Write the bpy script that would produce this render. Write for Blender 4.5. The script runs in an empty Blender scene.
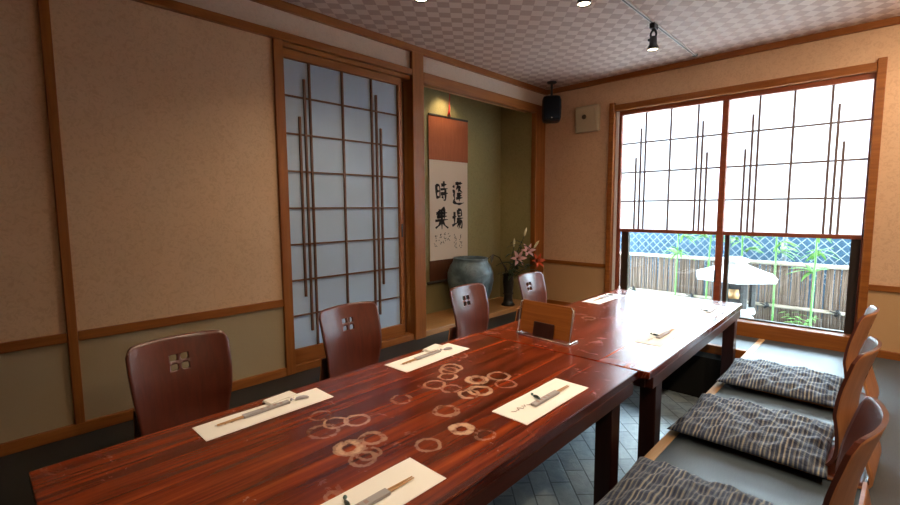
import bpy, math, random
from mathutils import Vector, Matrix
random.seed(7)
scene = bpy.context.scene
COL = scene.collection
PI = math.pi

# ------------------------------------------------------------------ materials
def new_mat(name):
    m = bpy.data.materials.new(name); m.use_nodes = True
    nt = m.node_tree
    return m, nt, nt.nodes['Principled BSDF']

def N(nt, t, **k):
    n = nt.nodes.new(t)
    for a, v in k.items():
        if a == 'inp':
            for i, x in v.items(): n.inputs[i].default_value = x
        else: setattr(n, a, v)
    return n

def plain(name, col, rough=.6, metal=0, spec=.5, coat=0):
    m, nt, b = new_mat(name)
    b.inputs['Base Color'].default_value = (*col, 1)
    b.inputs['Roughness'].default_value = rough
    b.inputs['Metallic'].default_value = metal
    b.inputs['Specular IOR Level'].default_value = spec
    b.inputs['Coat Weight'].default_value = coat
    return m

def ramp(nt, fac, stops, interp='LINEAR'):
    r = N(nt, 'ShaderNodeValToRGB'); r.color_ramp.interpolation = interp
    e = r.color_ramp.elements
    while len(e) < len(stops): e.new(.5)
    for i, (p, c) in enumerate(stops):
        e[i].position = p; e[i].color = (*c, 1) if len(c) == 3 else c
    nt.links.new(fac, r.inputs['Fac'])
    return r.outputs['Color']

def coords(nt, scale=(1,1,1), kind='Object', rot=(0,0,0)):
    t = N(nt, 'ShaderNodeTexCoord'); mp = N(nt, 'ShaderNodeMapping')
    mp.inputs['Scale'].default_value = scale; mp.inputs['Rotation'].default_value = rot
    nt.links.new(t.outputs[kind], mp.inputs['Vector'])
    return mp.outputs['Vector']

def noise(nt, vec, scale=5, detail=4, rough=.55, dist=0):
    n = N(nt, 'ShaderNodeTexNoise', inp={'Scale': scale, 'Detail': detail, 'Roughness': rough, 'Distortion': dist})
    nt.links.new(vec, n.inputs['Vector']); return n.outputs['Fac']

def math_(nt, op, a, b=None, clamp=False):
    n = N(nt, 'ShaderNodeMath', operation=op, use_clamp=clamp)
    for i, v in enumerate((a, b)):
        if v is None: continue
        if isinstance(v, (int, float)): n.inputs[i].default_value = v
        else: nt.links.new(v, n.inputs[i])
    return n.outputs[0]

def mix(nt, fac, a, b, mode='MIX'):
    n = N(nt, 'ShaderNodeMix', data_type='RGBA', blend_type=mode)
    if isinstance(fac, (int, float)): n.inputs[0].default_value = fac
    else: nt.links.new(fac, n.inputs[0])
    for i, v in ((6, a), (7, b)):
        if isinstance(v, tuple): n.inputs[i].default_value = (*v, 1) if len(v) == 3 else v
        else: nt.links.new(v, n.inputs[i])
    return n.outputs[2]

def bump(nt, b, h, strength=.2, dist=.01):
    n = N(nt, 'ShaderNodeBump', inp={'Strength': strength, 'Distance': dist})
    nt.links.new(h, n.inputs['Height']); nt.links.new(n.outputs['Normal'], b.inputs['Normal'])

def wood(name, dark, light, axis='y', rough=.45, spec=.5, fine=1., coat=0):
    m, nt, b = new_mat(name)
    s = {'x': (1.5, 28, 28), 'y': (28, 1.5, 28), 'z': (28, 28, 1.5)}[axis]
    v = coords(nt, tuple(q*fine for q in s))
    f = noise(nt, v, 1.6, 6, .6, .6)
    c = ramp(nt, f, [(.3, dark), (.7, light)])
    nt.links.new(c, b.inputs['Base Color'])
    b.inputs['Roughness'].default_value = rough
    b.inputs['Specular IOR Level'].default_value = spec
    b.inputs['Coat Weight'].default_value = coat; b.inputs['Coat Roughness'].default_value = .3
    bump(nt, b, f, .06, .004)
    return m

TRIM_D, TRIM_L = (.20, .055, .008), (.30, .100, .017)
M = {}
for a in 'xyz': M['trim_'+a] = wood('cedar_trim_'+a, TRIM_D, TRIM_L, a, .45, .3)
M['alcove_board'] = wood('polished_orange_board', (.30, .13, .04), (.42, .20, .07), 'y', .35)
M['trim_pale'] = wood('pale_cypress', (.48, .27, .11), (.62, .38, .18), 'y', .35)
M['lattice'] = wood('lattice_wood', (.085, .03, .011), (.14, .052, .02), 'z', .5)
M['lattice_win'] = wood('window_lattice_wood', (.12, .075, .06), (.18, .11, .09), 'z', .6)
M['red_wood'] = wood('reddish_window_wood', (.19, .04, .014), (.28, .07, .025), 'x', .4)

def wallpaper(name, upper, lower, lit_frieze=None, zb=.45):
    m, nt, b = new_mat(name)
    v = coords(nt, (1, 1, 1))
    f = noise(nt, v, 3.2, 5, .6, .8); g = noise(nt, v, 38, 5, .65, 1.6)
    t = N(nt, 'ShaderNodeTexCoord'); sx = N(nt, 'ShaderNodeSeparateXYZ'); nt.links.new(t.outputs['Object'], sx.inputs[0])
    up = mix(nt, f, tuple(c*.90 for c in upper), tuple(min(1, c*1.08) for c in upper))
    k = ramp(nt, g, [(.38, (.84, .82, .79)), (.52, (1, 1, 1)), (.68, (1.0, 1.0, .97))])
    up = mix(nt, .75, up, k, 'MULTIPLY')
    low = mix(nt, f, tuple(c*.95 for c in lower), tuple(c*1.05 for c in lower))
    c = mix(nt, math_(nt, 'GREATER_THAN', sx.outputs[2], zb), low, up)
    if lit_frieze:  # whiter plaster band above the rail; its brighter light is in the colour
        fz = mix(nt, f, tuple(c_*.95 for c_ in lit_frieze), lit_frieze)
        fz = mix(nt, .5, fz, k, 'MULTIPLY')
        c = mix(nt, math_(nt, 'GREATER_THAN', sx.outputs[2], 2.0), c, fz)
    nt.links.new(c, b.inputs['Base Color'])
    b.inputs['Roughness'].default_value = .75; b.inputs['Specular IOR Level'].default_value = .25
    bump(nt, b, g, .2, .004)
    return m
M['wall'] = wallpaper('beige_fibre_wallpaper', (.62, .41, .255), (.36, .27, .155), (.70, .57, .47))
M['wall_back'] = wallpaper('beige_fibre_wallpaper_window_side', (.62, .39, .245), (.50, .295, .145))
M['alcove'] = wallpaper('olive_plaster', (.30, .255, .115), (.25, .21, .095))

def ceiling_mat():
    m, nt, b = new_mat('checked_ceiling_paper')
    t = N(nt, 'ShaderNodeTexCoord'); sx = N(nt, 'ShaderNodeSeparateXYZ'); nt.links.new(t.outputs['Object'], sx.inputs[0])
    a = math_(nt, 'DIVIDE', sx.outputs[0], .0935); c = math_(nt, 'DIVIDE', sx.outputs[1], .109)
    p = math_(nt, 'FLOOR', math_(nt, 'ADD', math_(nt, 'ADD', a, c), .33)); q = math_(nt, 'FLOOR', math_(nt, 'SUBTRACT', a, c))
    par = math_(nt, 'MODULO', math_(nt, 'ADD', math_(nt, 'ADD', p, q), 1000), 2)
    f = noise(nt, coords(nt), 3, 3)
    g = noise(nt, coords(nt), 90, 3)
    light = mix(nt, f, (.70, .575, .51), (.74, .615, .53)); dark = mix(nt, f, (.49, .35, .295), (.52, .38, .315))
    col = mix(nt, par, light, dark)
    nt.links.new(col, b.inputs['Base Color'])
    b.inputs['Roughness'].default_value = .62; b.inputs['Specular IOR Level'].default_value = .4
    bump(nt, b, g, .15, .002)
    return m
M['ceiling'] = ceiling_mat()

def floor_mat():
    m, nt, b = new_mat('charcoal_woven_floor')
    v = coords(nt)
    w = N(nt, 'ShaderNodeTexWave', wave_type='BANDS', bands_direction='X', inp={'Scale': 28, 'Distortion': .6, 'Detail': 2})
    nt.links.new(v, w.inputs['Vector'])
    f = noise(nt, v, 2.4, 4)
    c = mix(nt, w.outputs['Fac'], (.010, .011, .010), (.021, .022, .021))
    c = mix(nt, f, c, (.015, .016, .0155))
    nt.links.new(c, b.inputs['Base Color'])
    b.inputs['Roughness'].default_value = .52; b.inputs['Specular IOR Level'].default_value = .55
    bump(nt, b, w.outputs['Fac'], .12, .002)
    return m
M['floor'] = floor_mat()
def matting():
    m, nt, b = new_mat('blue_grey_matting')
    v = coords(nt, (260, 26, 1)); f = noise(nt, v, 1, 3); g = noise(nt, coords(nt), 2.5, 3)
    c = mix(nt, f, (.045, .060, .074), (.070, .090, .106)); c = mix(nt, .25, c, ramp(nt, g, [(.3, (.7, .7, .7)), (.7, (1.2, 1.2, 1.2))]), 'MULTIPLY')
    nt.links.new(c, b.inputs['Base Color']); b.inputs['Roughness'].default_value = .45; b.inputs['Specular IOR Level'].default_value = .5
    bump(nt, b, f, .08, .001)
    return m
M['matting'] = matting()

def slate_mat():
    m, nt, b = new_mat('slate_setts')
    v = coords(nt, rot=(0, 0, PI/4))
    br = N(nt, 'ShaderNodeTexBrick', offset=.5, inp={'Scale': 1, 'Mortar Size': .004, 'Mortar Smooth': .3, 'Bias': 0, 'Brick Width': .21, 'Row Height': .105,
            'Color1': (.24, .29, .315, 1), 'Color2': (.33, .385, .41, 1), 'Mortar': (.10, .125, .14, 1)})
    nt.links.new(v, br.inputs['Vector'])
    f = noise(nt, v, 16, 6, .65, .5)
    c = mix(nt, .7, br.outputs['Color'], ramp(nt, f, [(.3, (.6, .62, .65)), (.7, (1.15, 1.15, 1.12))]), 'MULTIPLY')
    nt.links.new(c, b.inputs['Base Color'])
    b.inputs['Roughness'].default_value = .42
    h = math_(nt, 'SUBTRACT', math_(nt, 'MULTIPLY', f, .6), br.outputs['Fac'])
    bump(nt, b, h, .6, .012)
    return m
M['slate'] = slate_mat()

def table_mat(name, rings, smears=.5):
    m, nt, b = new_mat(name)
    t = N(nt, 'ShaderNodeTexCoord')
    v = coords(nt, (24, .9, 24)); v2 = coords(nt, (9, .55, 9)); v3 = coords(nt, (95, 2.2, 95))
    f1 = noise(nt, v, 1.0, 6, .62, .7); f2 = noise(nt, v2, 1.0, 4, .6, .6); f3 = noise(nt, v3, 1, 3, .6, .2)
    c = ramp(nt, f1, [(.28, (.025, .0035, .0015)), (.45, (.125, .015, .0035)), (.61, (.25, .035, .006)), (.79, (.38, .075, .012))])
    c2 = ramp(nt, f2, [(.36, (.30, .26, .24)), (.5, (.9, .88, .86)), (.66, (1.2, 1.25, 1.2))])
    c = mix(nt, .85, c, c2, 'MULTIPLY')
    c = mix(nt, .35, c, ramp(nt, f3, [(.3, (.55, .5, .5)), (.6, (1.15, 1.1, 1.05))]), 'MULTIPLY')
    # cup rings worn pale into the varnish
    sx = N(nt, 'ShaderNodeSeparateXYZ'); nt.links.new(t.outputs['Object'], sx.inputs[0])
    wob = noise(nt, coords(nt), 26, 3, .6)
    brk = noise(nt, coords(nt), 34, 4, .65)
    tot = None
    for (x, y, r, wd, k) in rings:
        dx = math_(nt, 'SUBTRACT', sx.outputs[0], x); dy = math_(nt, 'SUBTRACT', sx.outputs[1], y)
        d = math_(nt, 'SQRT', math_(nt, 'ADD', math_(nt, 'MULTIPLY', dx, dx), math_(nt, 'MULTIPLY', dy, dy)))
        d = math_(nt, 'ADD', d, math_(nt, 'MULTIPLY', math_(nt, 'SUBTRACT', wob, .5), .026))
        e = math_(nt, 'ABSOLUTE', math_(nt, 'SUBTRACT', d, r))
        mr = N(nt, 'ShaderNodeMapRange', interpolation_type='SMOOTHSTEP', inp={1: wd*.55, 2: wd*1.35, 3: k, 4: 0}); nt.links.new(e, mr.inputs[0])
        o = mr.outputs[0]
        tot = o if tot is None else math_(nt, 'MAXIMUM', tot, o)
    if tot is not None:
        amp = ramp(nt, brk, [(.36, (.08,)*3), (.56, (1,)*3)])
        tot = math_(nt, 'MULTIPLY', tot, amp, True)
        c = mix(nt, tot, c, (.58, .36, .23))
    sm = ramp(nt, noise(nt, coords(nt), 7, 5, .7, 1.2), [(.58, (0,)*3), (.75, (smears,)*3)])
    c = mix(nt, math_(nt, 'MULTIPLY', sm, .35), c, (.35, .13, .07))
    nt.links.new(c, b.inputs['Base Color'])
    rg = math_(nt, 'ADD', .19, math_(nt, 'MULTIPLY', f2, .10))
    rg = math_(nt, 'ADD', rg, math_(nt, 'MULTIPLY', sm, smears*.35))
    if tot is not None: rg = math_(nt, 'ADD', rg, math_(nt, 'MULTIPLY', tot, .25))
    nt.links.new(rg, b.inputs['Roughness'])
    b.inputs['Specular IOR Level'].default_value = .5
    b.inputs['Coat Weight'].default_value = .22; b.inputs['Coat Roughness'].default_value = .18
    bump(nt, b, f1, .10, .003)
    return m

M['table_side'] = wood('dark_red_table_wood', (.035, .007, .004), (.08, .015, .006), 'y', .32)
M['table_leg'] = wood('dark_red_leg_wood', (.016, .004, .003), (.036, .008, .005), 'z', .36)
M['pit_side'] = plain('black_pit_lining', (.012, .011, .010), .7, 0, .2)
M['chair_front'] = wood('maroon_plywood', (.075, .016, .008), (.125, .026, .011), 'z', .28, .75)
M['chair_rear'] = wood('orange_plywood', (.40, .15, .055), (.55, .235, .10), 'z', .35, .5, .5)
M['paper'] = plain('white_paper', (.93, .89, .83), .7)
M['napkin'] = plain('folded_white_paper', (.90, .86, .80), .6)
M['ink'] = plain('black_ink', (.012, .011, .010), .7)
M['faint_ink'] = plain('brown_grey_print', (.33, .22, .20), .7)
M['chop'] = wood('chopstick_wood', (.42, .22, .09), (.58, .33, .15), 'y', .5)
M['sleeve'] = plain('grey_paper_sleeve', (.36, .33, .33), .7)
M['rest'] = plain('dark_green_glaze', (.02, .035, .03), .15, 0, .6, .5)
M['rest_pale'] = plain('lilac_grey_glaze', (.40, .37, .42), .3)
M['rest_tip'] = plain('teal_glaze', (.10, .17, .16), .2)
M['black'] = plain('black_plastic', (.008, .009, .011), .5)
M['grille'] = plain('dark_speaker_cloth', (.006, .009, .016), .9, 0, .2)
M['cream'] = plain('cream_plastic', (.46, .37, .24), .5)
M['knob'] = plain('brown_knob', (.07, .05, .03), .4)
M['rail'] = plain('white_rail', (.70, .66, .62), .4)
M['railslot'] = plain('dark_slot', (.05, .045, .04), .5)
M['steel'] = plain('bright_wire', (.62, .60, .56), .25, 1)
M['white_pl'] = plain('white_track', (.82, .82, .82), .4)
M['sash'] = plain('bronze_sash', (.035, .022, .014), .4)
M['scroll_cloth'] = wood('russet_brocade', (.27, .075, .03), (.34, .10, .04), 'z', .8, .2, 3)
M['scroll_low'] = wood('brown_brocade', (.10, .035, .016), (.13, .045, .02), 'z', .8, .2, 3)
M['scroll_paper'] = plain('calligraphy_paper', (.74, .62, .50), .85, 0, .2)
M['red_cord'] = plain('red_cord', (.55, .03, .02), .7)
M['petal'] = plain('pink_petal', (.72, .42, .42), .5)
M['petal_red'] = plain('vermilion_petal', (.55, .07, .02), .5)
M['bud'] = plain('pale_bud', (.66, .62, .40), .5)
M['leaf_dark'] = plain('dark_leaf', (.022, .04, .016), .5)
M['stem_dark'] = plain('dark_twig', (.03, .02, .012), .6)
M['vase'] = plain('black_bronze', (.018, .016, .014), .35, .3)
M['stamen'] = plain('stamen_brown', (.25, .06, .02), .6)

def jar_mat():
    m, nt, b = new_mat('blue_grey_glaze')
    f = noise(nt, coords(nt), 5, 5, .6, .9); g = noise(nt, coords(nt, (1, 1, .4)), 14, 4, .65, 1.5)
    c = ramp(nt, f, [(.3, (.035, .055, .068)), (.5, (.095, .14, .165)), (.72, (.24, .33, .37))])
    c = mix(nt, ramp(nt, g, [(.60, (0,)*3), (.68, (.8,)*3)]), c, (.035, .045, .05))
    nt.links.new(c, b.inputs['Base Color'])
    b.inputs['Roughness'].default_value = .35; bump(nt, b, g, .15, .01)
    return m
M['jar'] = jar_mat()
M['jar_in'] = plain('dark_jar_inside', (.02, .024, .028), .6)

def fabric():
    m, nt, b = new_mat('indigo_striped_cotton')
    t = N(nt, 'ShaderNodeTexCoord'); sx = N(nt, 'ShaderNodeSeparateXYZ'); nt.links.new(t.outputs['Object'], sx.inputs[0])
    wob = math_(nt, 'MULTIPLY', math_(nt, 'SUBTRACT', noise(nt, coords(nt), 6, 2), .5), .012)
    xx = math_(nt, 'ADD', sx.outputs[0], wob)
    cm = N(nt, 'ShaderNodeCombineXYZ'); nt.links.new(xx, cm.inputs[0])
    n1 = N(nt, 'ShaderNodeTexNoise', noise_dimensions='1D', inp={'Scale': 110, 'Detail': 2, 'Roughness': .6}); nt.links.new(xx, n1.inputs['W'])
    w = N(nt, 'ShaderNodeTexWave', wave_type='BANDS', bands_direction='X', inp={'Scale': 21, 'Distortion': 0}); nt.links.new(cm.outputs[0], w.inputs['Vector'])
    broken = noise(nt, coords(nt, (60, 14, 60)), 1, 3)
    s = math_(nt, 'ADD', math_(nt, 'MULTIPLY', n1.outputs['Fac'], .75), math_(nt, 'MULTIPLY', w.outputs['Fac'], .32))
    s = math_(nt, 'ADD', s, math_(nt, 'MULTIPLY', math_(nt, 'SUBTRACT', broken, .5), .28))
    c = ramp(nt, s, [(.36, (.010, .016, .040)), (.50, (.030, .042, .080)), (.62, (.085, .092, .105)), (.78, (.24, .215, .17))])
    nt.links.new(c, b.inputs['Base Color'])
    b.inputs['Roughness'].default_value = .75; b.inputs['Specular IOR Level'].default_value = .35
    b.inputs['Sheen Weight'].default_value = .2; b.inputs['Sheen Roughness'].default_value = .4
    cr = noise(nt, coords(nt, (1.0, 2.4, 1), rot=(0, 0, .5)), 9, 4, .6, 1.4)
    bump(nt, b, cr, .32, .02)
    return m
M['fabric'] = fabric()

def shoji_paper(name, col, trans):
    m = bpy.data.materials.new(name); m.use_nodes = True; nt = m.node_tree; nt.nodes.clear()
    o = N(nt, 'ShaderNodeOutputMaterial'); mx = N(nt, 'ShaderNodeMixShader', inp={0: trans})
    d = N(nt, 'ShaderNodeBsdfDiffuse'); tr = N(nt, 'ShaderNodeBsdfTranslucent')
    f = noise(nt, coords(nt), 14, 4, .6, .5)
    c = mix(nt, f, tuple(q*.97 for q in col), col)
    nt.links.new(c, d.inputs[0]); nt.links.new(c, tr.inputs[0])
    nt.links.new(d.outputs[0], mx.inputs[1]); nt.links.new(tr.outputs[0], mx.inputs[2]); nt.links.new(mx.outputs[0], o.inputs[0])
    return m
M['shoji_win'] = shoji_paper('window_shoji_paper', (.95, .96, .95), .75)
M['shoji_door'] = shoji_paper('door_shoji_paper', (.56, .71, .88), .25)

def glass():
    m = bpy.data.materials.new('window_glass'); m.use_nodes = True; nt = m.node_tree; nt.nodes.clear()
    o = N(nt, 'ShaderNodeOutputMaterial'); mx = N(nt, 'ShaderNodeMixShader')
    fr = N(nt, 'ShaderNodeFresnel', inp={'IOR': 1.45}); t = N(nt, 'ShaderNodeBsdfTransparent', inp={0: (.93, .96, .95, 1)}); g = N(nt, 'ShaderNodeBsdfGlossy', inp={'Roughness': .02})
    nt.links.new(fr.outputs[0], mx.inputs[0]); nt.links.new(t.outputs[0], mx.inputs[1]); nt.links.new(g.outputs[0], mx.inputs[2]); nt.links.new(mx.outputs[0], o.inputs[0])
    return m
M['glass'] = glass()

def emit(name, col, s):
    m, nt, b = new_mat(name)
    b.inputs['Base Color'].default_value = (.9, .85, .75, 1)
    b.inputs['Emission Color'].default_value = (*col, 1); b.inputs['Emission Strength'].default_value = s
    return m
M['bulb'] = emit('lit_lamp_lens', (1, .82, .58), 9)

def noisy(name, a, c, scale, rough=.8, bs=.4):
    m, nt, b = new_mat(name)
    f = noise(nt, coords(nt), scale, 5, .65, .4)
    nt.links.new(ramp(nt, f, [(.3, a), (.7, c)]), b.inputs['Base Color'])
    b.inputs['Roughness'].default_value = rough; bump(nt, b, f, bs, .02)
    return m
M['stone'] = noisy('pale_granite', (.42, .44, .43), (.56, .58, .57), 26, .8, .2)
M['stone_dark'] = noisy('dark_granite', (.03, .03, .03), (.06, .06, .058), 22, .85, .3)  # darker granite for the firebox and the garden stones
M['gravel'] = noisy('garden_gravel', (.05, .04, .03), (.11, .09, .07), 60, .95, .8)
M['reed'] = noisy('dry_reed', (.23, .185, .15), (.42, .35, .29), 30, .85, .2)
def reed_mat():
    m, nt, b = new_mat('reed_screen')
    f = noise(nt, coords(nt, (70, 70, 1.2)), 1, 4, .6)
    nt.links.new(ramp(nt, f, [(.28, (.045, .03, .022)), (.5, (.115, .082, .062)), (.72, (.21, .165, .135))]), b.inputs['Base Color'])
    b.inputs['Roughness'].default_value = .85
    return m
M['reeds'] = reed_mat()
M['bamboo_pole'] = noisy('weathered_pole', (.24, .21, .165), (.36, .32, .26), 12, .7, .1)
M['bamboo_green'] = noisy('green_culm', (.06, .19, .035), (.13, .32, .08), 8, .4, .05)
M['bamboo_leaf'] = noisy('bamboo_leaf', (.045, .15, .022), (.15, .31, .075), 9, .8, .05)
M['wire'] = plain('galvanised_wire', (.12, .155, .18), .6, .0)
M['blue_sheet'] = noisy('blue_grey_cladding', (.018, .060, .105), (.032, .09, .155), 6, .7, .1)

# ------------------------------------------------------------------ mesh helpers
class MB:
    def __init__(s): s.v = []; s.f = []; s.m = []; s.sm = []; s.mi = 0; s.smooth = False
    def add(s, vs, fs):
        o = len(s.v); s.v += [tuple(q) for q in vs]
        for f in fs: s.f.append(tuple(i+o for i in f)); s.m.append(s.mi); s.sm.append(s.smooth)
        return s
    def box(s, a, b):
        x0, y0, z0 = a; x1, y1, z1 = b
        return s.add([(x0,y0,z0),(x1,y0,z0),(x1,y1,z0),(x0,y1,z0),(x0,y0,z1),(x1,y0,z1),(x1,y1,z1),(x0,y1,z1)],
              [(3,2,1,0),(4,5,6,7),(0,1,5,4),(1,2,6,5),(2,3,7,6),(3,0,4,7)])
    def cbox(s, a, b, c=.003):
        """box with chamfered edges"""
        import bmesh
        bm = bmesh.new(); bmesh.ops.create_cube(bm, size=1)
        for v in bm.verts: v.co = Vector([(a[i]+b[i])/2 + v.co[i]*(b[i]-a[i]) for i in range(3)])
        bmesh.ops.bevel(bm, geom=list(bm.edges), offset=min(c, .45*min(abs(b[i]-a[i]) for i in range(3))), segments=2, profile=.5, affect='EDGES')
        bm.verts.index_update()
        s.add([v.co[:] for v in bm.verts], [[v.index for v in f.verts] for f in bm.faces]); bm.free(); return s
    def tube(s, pts, r, n=8, caps=True):
        pts = [Vector(p) for p in pts]; k = len(pts)
        rs = r if isinstance(r, (list, tuple)) else [r]*k
        up = None; vs = []
        for i, p in enumerate(pts):
            d = (pts[min(i+1, k-1)] - pts[max(i-1, 0)]).normalized()
            if up is None: up = Vector((0, 0, 1)) if abs(d.z) < .9 else Vector((1, 0, 0))
            a = d.cross(up)
            if a.length < 1e-6: a = d.cross(Vector((0, 1, 0)))
            a.normalize(); b = a.cross(d).normalized(); up = b
            for j in range(n):
                t = 2*PI*j/n; vs.append(p + (a*math.cos(t) + b*math.sin(t))*rs[i])
        fs = [(i*n+j, i*n+(j+1) % n, (i+1)*n+(j+1) % n, (i+1)*n+j) for i in range(k-1) for j in range(n)]
        if caps: fs += [tuple(reversed(range(n))), tuple(range((k-1)*n, k*n))]
        return s.add(vs, fs)
    def lathe(s, prof, n=32, c=(0, 0, 0), phase=0):
        vs = []; k = len(prof)
        for r, z in prof:
            for j in range(n):
                t = 2*PI*j/n + phase; vs.append((c[0]+max(r, 1e-4)*math.cos(t), c[1]+max(r, 1e-4)*math.sin(t), c[2]+z))
        fs = [(i*n+j, i*n+(j+1) % n, (i+1)*n+(j+1) % n, (i+1)*n+j) for i in range(k-1) for j in range(n)]
        return s.add(vs, fs)
    def grid(s, fn, nu, nv):
        vs = [fn(i/nu, j/nv) for j in range(nv+1) for i in range(nu+1)]
        return s.add(vs, [(j*(nu+1)+i, j*(nu+1)+i+1, (j+1)*(nu+1)+i+1, (j+1)*(nu+1)+i) for j in range(nv) for i in range(nu)])
    def ribbon(s, pts, w, origin, ax, ay, nrm, t=.0012):
        """flat brush stroke with a little thickness; pts in 2D, w widths"""
        pts = [Vector((p[0], p[1])) for p in pts]; k = len(pts); L = []; R = []
        for i, p in enumerate(pts):
            d = (pts[min(i+1, k-1)] - pts[max(i-1, 0)]).normalized(); q = Vector((-d.y, d.x))*w[i]*.5
            L.append(p+q); R.append(p-q)
        T = lambda p, h: Vector(origin) + Vector(ax)*p.x + Vector(ay)*p.y + Vector(nrm)*h
        vs = [T(p, t) for p in L] + [T(p, t) for p in R] + [T(p, 0) for p in L] + [T(p, 0) for p in R]
        fs = []
        for i in range(k-1):
            fs += [(i, i+1, k+i+1, k+i), (2*k+i, 3*k+i, 3*k+i+1, 2*k+i+1), (i, 2*k+i, 2*k+i+1, i+1), (k+i, k+i+1, 3*k+i+1, 3*k+i)]
        fs += [(0, k, 3*k, 2*k), (k-1, 3*k-1, 4*k-1, 2*k-1)]
        return s.add(vs, fs)
    def build(s, name, mats, parent=None, recalc=True):
        import bmesh
        me = bpy.data.meshes.new(name)
        me.from_pydata(s.v, [], s.f)
        for m in (mats if isinstance(mats, (list, tuple)) else [mats]): me.materials.append(m)
        for p, mi, sm in zip(me.polygons, s.m, s.sm): p.material_index = mi; p.use_smooth = sm
        if recalc:
            bm = bmesh.new(); bm.from_mesh(me); bmesh.ops.recalc_face_normals(bm, faces=bm.faces); bm.to_mesh(me); bm.free()
        me.update()
        o = bpy.data.objects.new(name, me); COL.objects.link(o)
        if parent is not None: o.parent = parent
        return o

def tag(o, label=None, cat=None, group=None, kind=None):
    if label: o['label'] = label
    if cat: o['category'] = cat
    if group: o['group'] = group
    if kind: o['kind'] = kind
    return o
def empty(name, loc, rz=0, label=None, cat=None, group=None, kind=None):
    o = bpy.data.objects.new(name, None); COL.objects.link(o); o.location = loc; o.rotation_euler = (0, 0, rz)
    o.empty_display_size = .05
    return tag(o, label, cat, group, kind)
def dup(root, loc, rz, label):
    r = root.copy(); COL.objects.link(r); r.location = loc; r.rotation_euler = (0, 0, rz); r['label'] = label
    for ch in list(root.children):
        c = ch.copy(); COL.objects.link(c); c.parent = r
        for g in list(ch.children):
            d = g.copy(); COL.objects.link(d); d.parent = c
    return r
def struct(name, mb, mats, label=None, cat=None, parent=None):
    o = mb.build(name, mats, parent)
    if parent is None: tag(o, label, cat, None, 'structure')
    return o

H = 2.2
XR, YF = 4.1, -6.2          # right wall and the wall behind the camera
# ------------------------------------------------------------------ room shell
PX0, PX1, PY0, PY1, PZ = .93, 1.95, -4.62, -.46, -.42
fl = MB()
fl.box((0, YF, -.10), (PX0, 0, 0)).box((PX0, YF, -.10), (PX1, PY0, 0))
struct('floor', fl, M['floor'], 'black ribbed carpet along the paper door side', 'floor')
fl = MB()
fl.box((PX1, YF, -.10), (XR, 0, 0)).box((PX0, PY1, -.10), (PX1, 0, 0))
struct('floor_matting', fl, M['matting'], 'smooth blue-grey floor matting under the cushions and along the window', 'floor')
pit = MB(); pit.box((PX0-.1, PY0-.1, PZ-.08), (PX1+.1, PY1+.1, PZ))
struct('floor_pit', pit, M['slate'], 'blue-grey stone sett floor of the foot pit under the tables', 'floor')
pw = MB(); pw.box((PX0-.05, PY0-.05, PZ), (PX0, PY1+.05, -.10)).box((PX1, PY0-.05, PZ), (PX1+.05, PY1+.05, -.10)).box((PX0, PY1, PZ), (PX1, PY1+.05, -.10)).box((PX0, PY0-.05, PZ), (PX1, PY0, -.10))
struct('wall_pit', pw, M['pit_side'], 'dark boarded sides of the foot pit', 'wall')
t = MB(); t.cbox((PX1-.006, PY0, -.06), (PX1+.034, -.035, .004))
struct('trim_1', t, M['trim_pale'], 'pale wooden edge strip along the pit beside the cushions', 'trim')
t = MB(); t.cbox((PX0, PY1-.006, -.06), (PX1-.008, PY1+.034, .004))
struct('trim_2', t, M['trim_x'], 'wooden edge strip across the window end of the pit', 'trim')
c = MB(); c.box((-.7, YF-.1, H), (XR+.1, .12, H+.08))
struct('ceiling', c, M['ceiling'], 'ceiling papered in pale and brown checks', 'ceiling')

DY0, DY1 = -2.83, -1.85     # door opening
AY0, AY1 = -1.735, -.216    # alcove opening
w = MB()
w.box((-.12, YF, 0), (0, -2.862, H)).box((-.12, -2.862, 1.98), (0, -1.80, H)).box((-.12, -1.80, 1.97), (0, -.13, H)).box((-.12, -.13, 0), (0, 0, H))
struct('wall_left', w, M['wall'], 'beige papered wall with the paper door and grey-olive lower band', 'wall')
w = MB()
w.box((-.12, 0, 0), (.72, .12, H)).box((2.505, 0, 0), (XR+.1, .12, H)).box((.72, 0, 1.90), (2.505, .12, H)).box((.72, 0, -.05), (2.505, .12, .012))
struct('wall_back', w, M['wall_back'], 'beige papered wall around the big window', 'wall')
w = MB(); w.box((XR, YF, 0), (XR+.1, 0, H)); struct('wall_right', w, M['wall'], 'beige papered wall facing the alcove', 'wall')
w = MB(); w.box((-.12, YF-.1, 0), (XR+.1, YF, H)); struct('wall_front', w, M['wall'], 'beige papered wall opposite the window', 'wall')

# alcove
w = MB(); w.box((-.50, -1.90, -.05), (-.42, -.1, H)); struct('wall_alcove_back', w, M['alcove'], 'olive plaster wall behind the hanging scroll', 'wall')
w = MB(); w.box((-.42, -.205, 0), (-.025, -.12, H)); struct('wall_alcove_right', w, M['alcove'], 'olive plaster alcove side wall beside the flowers', 'wall')
w = MB(); w.box((-.42, -1.84, 0), (-.02, -1.79, H)); struct('wall_alcove_left', w, M['alcove'], 'olive plaster alcove side wall nearest the paper door', 'wall')
w = MB(); w.box((-.42, -1.79, 2.12), (-.12, -.205, H)); struct('ceiling_alcove', w, M['alcove'], 'low ceiling inside the alcove', 'ceiling')
t = MB(); t.cbox((-.42, -1.79, -.05), (.012, -.20, .042)); struct('floor_alcove', t, M['alcove_board'], 'polished orange-brown wooden floor board of the alcove', 'floor')

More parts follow.
